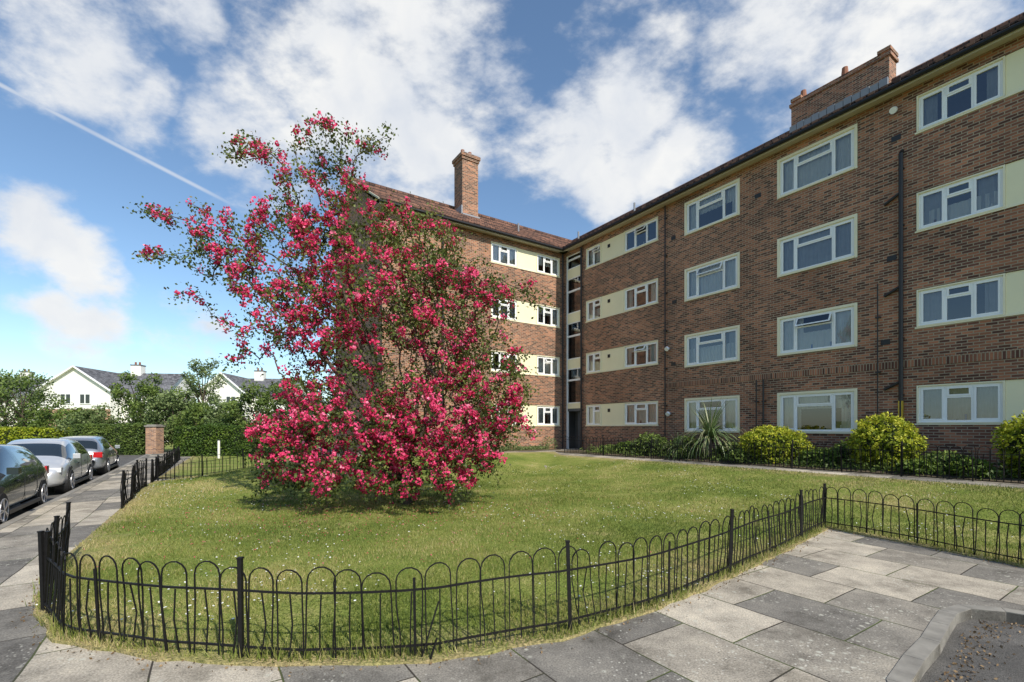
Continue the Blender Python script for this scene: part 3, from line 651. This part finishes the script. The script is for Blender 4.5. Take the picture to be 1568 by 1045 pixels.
for ch in tipinfo:
    for idx,i in enumerate(ch):
        if len(ch)-idx>8: continue
        p=A[i]; nz=noise.noise(Vector(p)*1.2); nz2=noise.noise(Vector(p)*2.6+Vector((0,7,0)))
        pr=.36+1.1*nz+.9*nz2+(.26 if p[2]<2.6 else 0)-(.14 if p[2]>3 and p[0]>-2.2 else 0)+(.16 if p[0]<-4 else 0)+(.14 if p[1]<9.8 else -.12)
        if rng.random()<pr:
            for _ in range(int(rng.integers(1,4))):
                c0=p+rng.normal(0,.055,3)+np.array([0,-.02,.05]); k=int(rng.integers(12,20)); R=rng.uniform(.05,.10)
                d=unit(rng.normal(size=(k,3))); fc.append(c0+d*R*rng.uniform(.6,1,(k,1))); b0=rng.normal(.45,.15); ft.append(np.clip(b0+rng.normal(0,.16,k)+d[:,2]*.18,0,1))
lc=np.vstack(lc); lt=np.concatenate(lt)
child(fastmesh('leaves',leafquads(lc,np.full(len(lc),.068),.7),4,'haw_leaf',lt))
fc=np.vstack(fc); ft=np.concatenate(ft); child(fastmesh('blossom_clusters',leafquads(fc,.055,.9),4,'blossom',ft))
# ---------------------------------------------------------------- generic foliage
def bush(name,c,r,n,size,mat,asp=.6,core=True):
    e=empty(name,tuple(c)); c=np.array(c,float); r=np.array(r,float)
    d=unit(rng.normal(size=(n,3))); nz=np.array([noise.noise(Vector(x)*2.2+Vector(c)) for x in d]); nz2=np.array([noise.noise(Vector(x)*6+Vector(c)) for x in d])
    rad=(rng.uniform(.78,1.02,n)+nz*.25+nz2*.16)[:,None]; p=d*r*rad; p[:,2]=np.maximum(p[:,2],-r[2]*.98)
    fastmesh('foliage',leafquads(p,size,asp),4,mat,np.clip(.45+nz2*.9+d[:,2]*.2+rng.normal(0,.15,n),0,1),e)
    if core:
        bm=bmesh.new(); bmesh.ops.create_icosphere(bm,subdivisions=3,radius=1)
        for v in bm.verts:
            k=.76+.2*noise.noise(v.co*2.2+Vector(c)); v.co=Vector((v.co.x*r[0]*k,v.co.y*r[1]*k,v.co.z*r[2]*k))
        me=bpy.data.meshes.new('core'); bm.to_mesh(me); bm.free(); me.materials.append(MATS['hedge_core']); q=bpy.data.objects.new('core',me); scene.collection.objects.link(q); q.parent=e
    return e
def Rz(t,p): x,y=Rp(t,p); return x,y,hgt(x,y)
for t,p,rx,rz in ((10.25,1.3,.98,.62),(13.15,1.3,.80,.76),(16.1,1.3,.85,.80),(19.5,1.3,.8,.6)):
    x,y,z=Rz(t,p); bush('rounded_shrub',(x,y,z+rz*.92),(rx,rx*.9,rz),9000,.07,'leaf_yellow')
for t,p,rx,rz,mt in ((3.9,1.2,.5,.3,'leaf_dark'),(4.9,1.0,.6,.5,'leaf_mid'),(5.6,1.4,.6,.45,'leaf_mid'),(6.6,.8,.6,.45,'leaf_dark'),(8.7,1.2,.55,.35,'leaf_mid'),(11.6,1.3,.55,.3,'leaf_dark'),(12.0,.8,.4,.4,'leaf_mid'),(14.4,1.2,.6,.3,'leaf_mid'),(15.0,1.9,.4,.25,'leaf_dark'),(2.6,1.0,.4,.2,'leaf_mid'),(7.4,1.9,.35,.25,'leaf_mid'),(17.6,1.2,.5,.3,'leaf_dark'),(14.0,1.9,.4,.2,'leaf_dark'),(9.6,2.0,.4,.25,'leaf_mid')):
    x,y,z=Rz(t,p); bush('low_shrub',(x,y,z+rz*.8),(rx,rx*.9,rz),1600,.09,mt)
pp=[]
for _ in range(12000):
    t=random.uniform(2,22); p=random.uniform(.2,2.3)
    if noise.noise((t*1.1,p*1.4,2))<-.15: continue
    x,y,z=Rz(t,p); pp.append((x,y,z+.03+abs(random.gauss(0,.13))))
pp=np.array(pp); fastmesh('bed_groundcover',leafquads(pp,.11,.35),4,'leaf_mid',np.clip(rng.normal(.5,.25,len(pp)),0,1))
pp=[]
for _ in range(6000):
    s=random.uniform(.9,9.7); q=random.uniform(.1,1.0)
    x,y=Lp(s,q); hh=.2+.35*max(0,noise.noise((s*1.3,0,4)))*2; pp.append((x,y,hgt(x,y)+random.uniform(.02,hh)))
pp=np.array(pp); fastmesh('flower_bed_plants',leafquads(pp,.09,.4),4,'leaf_grey',np.clip(rng.normal(.5,.25,len(pp)),0,1))
def spiky(name,base,n,ln,z0):
    mb=MB()
    for i in range(n):
        a=random.uniform(0,6.283); el=random.uniform(.1,1.5); l=ln*random.uniform(.7,1.1); wd=.034; d=Vector((math.cos(a),math.sin(a),0)); pr=None; p=Vector(base)+Vector((0,0,z0+random.uniform(-.12,.1))); e=el
        s=Vector((-d.y,d.x,0)); mt=random.choice(('spike','spike','spike_dry'))
        for k in range(7):
            ww=wd*(1-k/6.3)*(1 if k else .6); q=(p-s*ww,p+s*ww)
            if pr: mb.poly([pr[0],pr[1],q[1],q[0]],mt)
            pr=q; p=p+(d*math.cos(e)+Vector((0,0,math.sin(e))))*l/6; e-=(.34 if el<1.2 else .10)
    mb.bar(base,(base[0],base[1],base[2]+z0),.09,'bark',8); return mb.build(name,uvs=False)
plain('spike',(.12,.18,.065),.45,var=.4,scale=3); plain('spike_dry',(.26,.27,.14),.5,var=.3,scale=3)
x,y,z=Rz(8.1,1.5); spiky('cordyline_plant',(x,y,z),240,1.55,.7)
x,y,z=Rz(7.0,1.8); spiky('cordyline_plant',(x,y,z),80,.9,.3)
def hedge(name,x0,x1,y0,y1,z1,n,mat,size=.11):
    e=empty(name,((x0+x1)/2,(y0+y1)/2,0)); ox,oy=(x0+x1)/2,(y0+y1)/2; p=[]
    for _ in range(n):
        f=random.random()
        if f<.45: q=(random.uniform(x0,x1),y0+random.gauss(0,.05),random.uniform(-.1,z1))
        elif f<.8: q=(random.uniform(x0,x1),random.uniform(y0,y1),z1+random.gauss(0,.05))
        else: q=(random.choice((x0,x1))+random.gauss(0,.05),random.uniform(y0,y1),random.uniform(-.1,z1))
        k=noise.noise(Vector(q)*.9)*.16; q=(q[0]-ox,q[1]-k-oy,q[2]+(k if q[2]>z1*.7 else 0)); p.append(q)
    p=np.array(p); nz=np.array([noise.noise(Vector(x)*1.8) for x in p]); fastmesh('foliage',leafquads(p,size,.7),4,mat,np.clip(.45+nz*.5+rng.normal(0,.15,len(p)),0,1),e)
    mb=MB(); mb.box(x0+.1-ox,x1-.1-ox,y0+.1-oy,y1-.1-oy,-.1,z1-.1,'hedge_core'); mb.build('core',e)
hedge('clipped_hedge',-19.8,-12.5,27.6,28.9,1.75,14000,'leaf_dark')
hedge('clipped_hedge',-29,-24.4,30.8,32.2,1.85,9000,'leaf_mid')
hedge('clipped_hedge',-44,-29.6,32.5,34,1.6,12000,'leaf_yellow',.14)
def tree(name,x,y,h,rw,mat,n=6500,size=.17):
    e=empty(name,(x,y,0)); mb=MB(); mb.bar((0,0,-.1),(.05,0,h*.45),h*.022,'bark',8,h*.014)
    P=[];Tt=[]; nb=22
    for i in range(nb):
        zz=h*(.16+.74*(i+.5)/nb); a=i*2.4+random.random(); prof=math.sin(math.pi*min(1,(zz/h-.02)/1.05))**.7
        rr=rw*prof*random.uniform(.2,.8); c=np.array([math.cos(a)*rr,math.sin(a)*rr,zz+random.uniform(-.2,.2)]); mb.bar((0,0,zz*.55),c,h*.008,'bark',5,h*.003)
        R=rw*random.uniform(.28,.48)*(1.05-.4*zz/h); k=n//nb; d=unit(rng.normal(size=(k,3)))
        q=c+d*R*(rng.random((k,1))**.5)*np.array([1,1,.95]); nz=np.array([noise.noise(Vector(t_)*1.5) for t_ in q]); keep=nz>-.25
        P.append(q[keep]); Tt.append(np.clip(.45+nz*.5+d[:,2]*.22+rng.normal(0,.15,k),0,1)[keep])
    P=np.vstack(P); fastmesh('foliage',leafquads(P,size,.7),4,mat,np.concatenate(Tt),e); mb.build('trunk_and_limbs',e,uvs=False)
for a in [('garden_tree',-37.5,36,6.2,2.8,'leaf_mid'),('garden_tree',-30.2,33.5,3.1,1.9,'leaf_grey'),('garden_tree',-32.8,34.5,3.2,1.9,'leaf_mid'),('garden_tree',-28.4,36,6.1,2.4,'leaf_mid'),('garden_tree',-26.0,35,5.0,2.3,'leaf_mid'),('garden_tree',-24.4,34,4.6,2.0,'leaf_grey'),
    ('birch_tree',-27.6,42,8.3,2.2,'leaf_grey'),('garden_tree',-22.2,33,3.6,2.0,'leaf_mid'),('garden_tree',-19.5,32,3.6,1.9,'leaf_grey'),('garden_tree',-17,31.5,4.8,2.3,'leaf_mid'),('garden_tree',-14.8,32,5.4,2.2,'leaf_grey'),('garden_tree',-41,38,6.5,3.3,'leaf_grey'),('garden_tree',-12,34,5.2,2.4,'leaf_mid')]: tree(*a)
P=[]
for i in range(70):
    a=-100+i*1.8; yy=98+random.uniform(-6,10); hh=random.uniform(3.5,7); k=260; d=unit(rng.normal(size=(k,3))); P.append(np.array([a,yy,hh*.45])+d*np.array([3.2,3,hh*.6])*(rng.random((k,1))**.3))
P=np.vstack(P); fastmesh('distant_trees',leafquads(P,.9,.8),4,'leaf_mid',np.clip(rng.normal(.6,.2,len(P)),0,1))
# ---------------------------------------------------------------- houses
def house(loc,rot,W,eave,apex,wing=8,orange=False):
    e=empty('white_gabled_house',loc); e.rotation_euler=(0,0,rot); mb=MB(); h=W/2; D=9
    mb.poly([(-h,0,-.1),(h,0,-.1),(h,0,eave),(0,0,apex),(-h,0,eave)],'render_white'); mb.poly([(-h,D,-.1),(-h,0,-.1),(-h,0,eave),(-h,D,eave)],'render_white'); mb.poly([(h,0,-.1),(h,D,-.1),(h,D,eave),(h,0,eave)],'render_white')
    o=.35; s=(apex-eave)/h
    for sg in (-1,1):
        a=(0,-o,apex+.12);b=(sg*(h+o),-o,eave-o*s+.12);c=(sg*(h+o),D,eave-o*s+.12);d=(0,D,apex+.12)
        mb.poly([a,b,c,d],'slate'); mb.poly([(p[0],p[1],p[2]-.14) for p in (a,d,c,b)],'render_white'); mb.bar((a[0],a[1],a[2]-.06),(b[0],b[1],b[2]-.06),.11,'upvc')
    x0,x1=h,h+wing; y0,y1=2,D; ze=eave-.2; za=apex-.1; ym=(y0+y1)/2
    mb.poly([(x0,y0,-.1),(x1,y0,-.1),(x1,y0,ze),(x0,y0,ze)],'render_white'); mb.poly([(x1,y0,-.1),(x1,y1,-.1),(x1,y1,ze),(x1,ym,za),(x1,y0,ze)],'render_white')
    if orange: mb.box(-h-.03,h+.03,-.03,0,-.1,eave-2.3,'brick_orange')
    mb.poly([(-.5,y0-.35,ze-.1),(x1+.3,y0-.35,ze-.1),(x1+.3,ym,za+.05),(-.5,ym,za+.05)],'slate'); mb.poly([(-.5,ym,za+.05),(x1+.3,ym,za+.05),(x1+.3,y1+.35,ze-.1),(-.5,y1+.35,ze-.1)],'slate')
    cx=x0-.9; mb.box(cx,cx+1.2,ym-.5,ym+.5,za-.4,za+1.1,'render_white'); mb.box(cx-.05,cx+1.25,ym-.55,ym+.55,za+1.0,za+1.12,'slate')
    for k in (0,.5): mb.bar((cx+.3+k,ym,za+1.12),(cx+.3+k,ym,za+1.5),.12,'terracotta',8)
    for zz in (eave-1.7,.9):
        for xx in (-1.6,.5): 
            mb.box(xx,xx+1.2,-.08,-.03,zz,zz+1.25,'upvc')
            for g in (0,.58): mb.box(xx+.08+g,xx+.52+g,-.10,-.075,zz+.1,zz+1.15,'car_glass')
        for xx in (x0+1.2,x0+4.6): 
            mb.box(xx,xx+1.1,y0-.06,y0,zz,zz+1.2,'upvc'); mb.box(xx+.08,xx+1.02,y0-.08,y0-.055,zz+.1,zz+1.1,'car_glass')
    mb.build('house_shell',e)
house((-52,56,0),.12,7.6,6.2,8.9,5,True)
house((-37,60,0),.1,5.4,6.2,8.6,5)
house((-75,64,0),.15,8,6.2,9,8)
mb=MB(); mb.box(-.34,.34,-.34,.34,-.1,1.75,'brick_orange'); mb.box(-.4,.4,-.4,.4,1.75,1.84,'kerb'); mb.box(-.3,.3,-.3,.3,1.84,1.9,'kerb'); mb.build('brick_gate_pier',M=Matrix.Translation((-23.4,30.8,0)))
mb=MB(); mb.bar((0,0,0),(0,0,1.0),.06,'render_white',10); mb.bar((0,0,1.0),(0,0,1.06),.07,'black_plastic',10); mb.build('white_bollard',M=Matrix.Translation((-15.9,25.5,0)))
# ---------------------------------------------------------------- cars
def car(loc,yaw,paint):
    e=empty('parked_car',loc); e.rotation_euler=(0,0,yaw)
    st=[(-2.12,.62,.36,.60,.50,.64),(-2.08,.78,.28,.78,.66,.84),(-2.0,.84,.25,.93,.70,.99),(-1.62,.87,.22,.96,.59,1.37),(-1.45,.88,.22,.96,.60,1.41),(-.75,.89,.22,.95,.62,1.46),(-.06,.89,.22,.94,.62,1.47),(.04,.89,.22,.94,.62,1.465),
        (.55,.89,.22,.92,.59,1.41),(1.28,.88,.22,.90,.70,.97),(1.7,.85,.22,.84,.66,.90),(1.95,.78,.22,.74,.60,.79),(2.08,.68,.25,.62,.52,.66),(2.13,.5,.36,.5,.42,.54)]
    secs=[]
    for x,w_,zl,zb,wt,zt in st:
        h=[(0,zl),(w_*.9,zl),(w_,zl+.12),(w_*1.01,zl+(zb-zl)*.62),(w_*.965,zb),(wt,zt-.045),(wt*.8,zt),(0,zt+.02)]
        secs.append([(x,y,z) for y,z in h]+[(x,-y,z) for y,z in h[1:-1][::-1]])
    mb=MB(); n=len(secs[0]); mb.v=[p for s in secs for p in s]
    for i in range(len(secs)-1):
        for k in range(n):
            k2=(k+1)%n; s=k if k<7 else 13-k; mi=paint
            if s==4 and i in (4,5,7,8): mi='car_glass'
            if s in (5,6) and i in (2,8): mi='car_glass'
            if s==0: mi='black_plastic'
            mb.f.append((i*n+k,(i+1)*n+k,(i+1)*n+k2,i*n+k2)); mb.m.append(mi)
    mb.f.append(tuple(range(n))[::-1]); mb.m.append('black_plastic'); mb.f.append(tuple((len(secs)-1)*n+k for k in range(n))); mb.m.append('black_plastic')
    o=mb.build('body',e,smooth=True,uvs=False); md=o.modifiers.new('s','SUBSURF'); md.levels=md.render_levels=2
    mb=MB()
    for sx in (-1.3,1.3):
        for sy in (-1,1):
            y0=sy*.70;y1=sy*.885
            mb.bar((sx,sy*.6,.36),(sx,sy*.878,.36),.385,'black_plastic',28)
            mb.bar((sx,y0,.315),(sx,sy*.90,.315),.315,'tyre',28); mb.bar((sx,y1,.315),(sx,sy*.908,.315),.215,'black_plastic',24)
            for k in range(5):
                for dd in (-.12,.12):
                    a2=k*2*math.pi/5+dd; mb.bar((sx,sy*.912,.315),(sx+math.cos(a2)*.2,sy*.912,.315+math.sin(a2)*.2),.018,'alloy',4)
            for k in range(20):
                a=k*math.pi/10;b=(k+1)*math.pi/10; mb.bar((sx+math.cos(a)*.21,sy*.912,.315+math.sin(a)*.21),(sx+math.cos(b)*.21,sy*.912,.315+math.sin(b)*.21),.014,'alloy',4)
    for sy in (-1,1):
        mb.box(.75,.93,sy*.93-.08,sy*.93+.08,.93,1.06,paint); mb.box(1.72,1.98,sy*.66-.14,sy*.66+.14,.62,.74,'head_light'); mb.box(-2.1,-1.9,sy*.70-.13,sy*.70+.13,.70,.90,'red_light')
        mb.box(.35,.5,sy*.895-.012,sy*.895+.012,.76,.79,'black_plastic'); mb.box(-.55,-.4,sy*.895-.012,sy*.895+.012,.78,.81,'black_plastic')
        for xx in (.02,-.85): mb.box(xx,xx+.008,sy*.893-.004,sy*.893+.004,.35,.92,'black_plastic')
        mb.box(-1.0,1.0,sy*.88-.03,sy*.88+.03,.2,.28,'black_plastic')
    mb.box(2.03,2.12,-.42,.42,.36,.52,'black_plastic'); mb.box(2.11,2.135,-.26,.26,.42,.53,'plate_w'); mb.box(-2.13,-2.05,-.26,.26,.60,.71,'plate_y'); mb.box(-2.1,-2.0,-.6,.6,.3,.38,'black_plastic')
    mb.bar((1.25,.3,.99),(.98,-.2,1.12),.008,'black_plastic'); mb.build('wheels_and_trim',e,bevel=.02,uvs=False)
yawE=math.atan2(E[1],E[0])
car((-10.56,8.99,-.1),yawE,'car_dark'); car((-13.62,13.58,-.1),yawE,'car_silver'); car((-16.93,18.6,-.1),yawE+math.pi,'car_grey')
# ---------------------------------------------------------------- light, sky
S=Vector((.565,-.825,0)).normalized(); el=math.radians(42); S3=Vector((S.x*math.cos(el),S.y*math.cos(el),math.sin(el)))
sd=bpy.data.lights.new('sun','SUN'); sd.energy=5.0; sd.angle=math.radians(.5); sd.color=(1,.93,.82)
so=bpy.data.objects.new('sun',sd); scene.collection.objects.link(so); so.rotation_mode='QUATERNION'; so.rotation_quaternion=(-S3).to_track_quat('-Z','Y'); so.location=(10,-20,30)
wd=bpy.data.worlds.new('World'); scene.world=wd; wd.use_nodes=True; nt=wd.node_tree; L=nt.links.new; bg=nt.nodes['Background']; bg.inputs[1].default_value=.14
sky=N(nt,'ShaderNodeTexSky'); sky.sky_type='NISHITA'; sky.sun_disc=False; sky.sun_elevation=el; sky.sun_rotation=math.atan2(S.x,S.y); sky.ozone_density=1.5; sky.air_density=1.0; sky.dust_density=.6
tc=N(nt,'ShaderNodeTexCoord'); G=tc.outputs['Generated']
def dirv(u,v): return Vector(((u-784)/F,1,(655-v)/F)).normalized()
blobs=[(400,210,.22,.9),(540,130,.26,1.0),(640,230,.22,.85),(660,60,.24,.95),(760,120,.16,.7),(870,215,.2,.95),(960,150,.22,1.0),(1040,210,.19,.9),(1000,60,.18,.85),(1200,60,.22,.95),(1380,30,.22,.9),
       (120,90,.14,.85),(205,165,.11,.8),(50,360,.12,1.0),(125,400,.12,.95),(110,500,.13,.8),(300,525,.14,.7),(930,290,.14,.75),(280,20,.12,.6),(1700,300,.4,.6)]
nw=N(nt,'ShaderNodeTexNoise'); nw.inputs['Scale'].default_value=7; nw.inputs['Detail'].default_value=4; L(G,nw.inputs['Vector'])
vs=N(nt,'ShaderNodeVectorMath',operation='SUBTRACT'); L(nw.outputs['Color'],vs.inputs[0]); vs.inputs[1].default_value=(.5,.5,.5)
vm=N(nt,'ShaderNodeVectorMath',operation='MULTIPLY_ADD'); L(vs.outputs[0],vm.inputs[0]); vm.inputs[1].default_value=(.14,.14,.14); L(G,vm.inputs[2]); GW=vm.outputs[0]
acc=None
for u,v,r,wt in blobs:
    d=N(nt,'ShaderNodeVectorMath',operation='DISTANCE'); L(GW,d.inputs[0]); d.inputs[1].default_value=dirv(u,v)
    mr=N(nt,'ShaderNodeMapRange'); mr.interpolation_type='SMOOTHSTEP'; L(d.outputs['Value'],mr.inputs[0]); mr.inputs[1].default_value=0; mr.inputs[2].default_value=r; mr.inputs[3].default_value=wt; mr.inputs[4].default_value=0
    if acc is None: acc=mr.outputs[0]
    else:
        m_=N(nt,'ShaderNodeMath',operation='MAXIMUM'); L(acc,m_.inputs[0]); L(mr.outputs[0],m_.inputs[1]); acc=m_.outputs[0]
mp=N(nt,'ShaderNodeMapping'); mp.inputs['Rotation'].default_value=(0,math.radians(35),0); mp.inputs['Scale'].default_value=(.9,1.3,1.7); L(G,mp.inputs['Vector'])
n1=N(nt,'ShaderNodeTexNoise'); n1.inputs['Scale'].default_value=5.5; n1.inputs['Detail'].default_value=9; n1.inputs['Roughness'].default_value=.6; L(mp.outputs[0],n1.inputs['Vector'])
s1=N(nt,'ShaderNodeMath',operation='MULTIPLY_ADD'); L(n1.outputs['Fac'],s1.inputs[0]); s1.inputs[1].default_value=2.3; L(acc,s1.inputs[2])
mr=N(nt,'ShaderNodeMapRange'); mr.interpolation_type='SMOOTHSTEP'; L(s1.outputs[0],mr.inputs[0]); mr.inputs[1].default_value=1.45; mr.inputs[2].default_value=2.05; mr.inputs[4].default_value=.97
gate=N(nt,'ShaderNodeMapRange'); gate.interpolation_type='SMOOTHSTEP'; L(acc,gate.inputs[0]); gate.inputs[1].default_value=0; gate.inputs[2].default_value=.12
cm_=N(nt,'ShaderNodeMath',operation='MULTIPLY'); L(mr.outputs[0],cm_.inputs[0]); L(gate.outputs[0],cm_.inputs[1])
cn=dirv(0,130).cross(dirv(310,290)).normalized(); dt=N(nt,'ShaderNodeVectorMath',operation='DOT_PRODUCT'); L(G,dt.inputs[0]); dt.inputs[1].default_value=cn
ab=N(nt,'ShaderNodeMath',operation='ABSOLUTE'); L(dt.outputs['Value'],ab.inputs[0]); c1=N(nt,'ShaderNodeMapRange'); c1.interpolation_type='SMOOTHSTEP'; L(ab.outputs[0],c1.inputs[0]); c1.inputs[1].default_value=.0005; c1.inputs[2].default_value=.0045; c1.inputs[3].default_value=.5; c1.inputs[4].default_value=0
d=N(nt,'ShaderNodeVectorMath',operation='DISTANCE'); L(G,d.inputs[0]); d.inputs[1].default_value=dirv(130,197); c2=N(nt,'ShaderNodeMapRange'); L(d.outputs['Value'],c2.inputs[0]); c2.inputs[1].default_value=.14; c2.inputs[2].default_value=.22; c2.inputs[3].default_value=1; c2.inputs[4].default_value=0
c3=N(nt,'ShaderNodeMath',operation='MULTIPLY'); L(c1.outputs[0],c3.inputs[0]); L(c2.outputs[0],c3.inputs[1])
mxm=N(nt,'ShaderNodeMath',operation='MAXIMUM'); L(cm_.outputs[0],mxm.inputs[0]); L(c3.outputs[0],mxm.inputs[1])
n6=N(nt,'ShaderNodeTexNoise'); n6.inputs['Scale'].default_value=7; n6.inputs['Detail'].default_value=5; L(GW,n6.inputs['Vector'])
cr=ramp(nt,[(.32,(5.2,5.5,6.0)),(.6,(6.8,6.8,6.7))]); L(n6.outputs['Fac'],cr.inputs[0])
tint=mixc(nt,1.0,sky.outputs[0],(1.08,1.2,1.24),'MULTIPLY')
L(mixc(nt,mxm.outputs[0],tint,cr.outputs[0]),bg.inputs[0])
# ---------------------------------------------------------------- camera
cd=bpy.data.cameras.new('camera'); cd.sensor_width=36; cd.lens=F/1568*36; cd.shift_y=(655-522.5)/1568; cd.clip_end=3000; cd.clip_start=.05
co=bpy.data.objects.new('camera',cd); scene.collection.objects.link(co); co.location=(0,0,HC); co.rotation_euler=(math.radians(90),0,0); scene.camera=co
scene.view_settings.view_transform='Standard'; scene.view_settings.look='None'; scene.view_settings.exposure=0
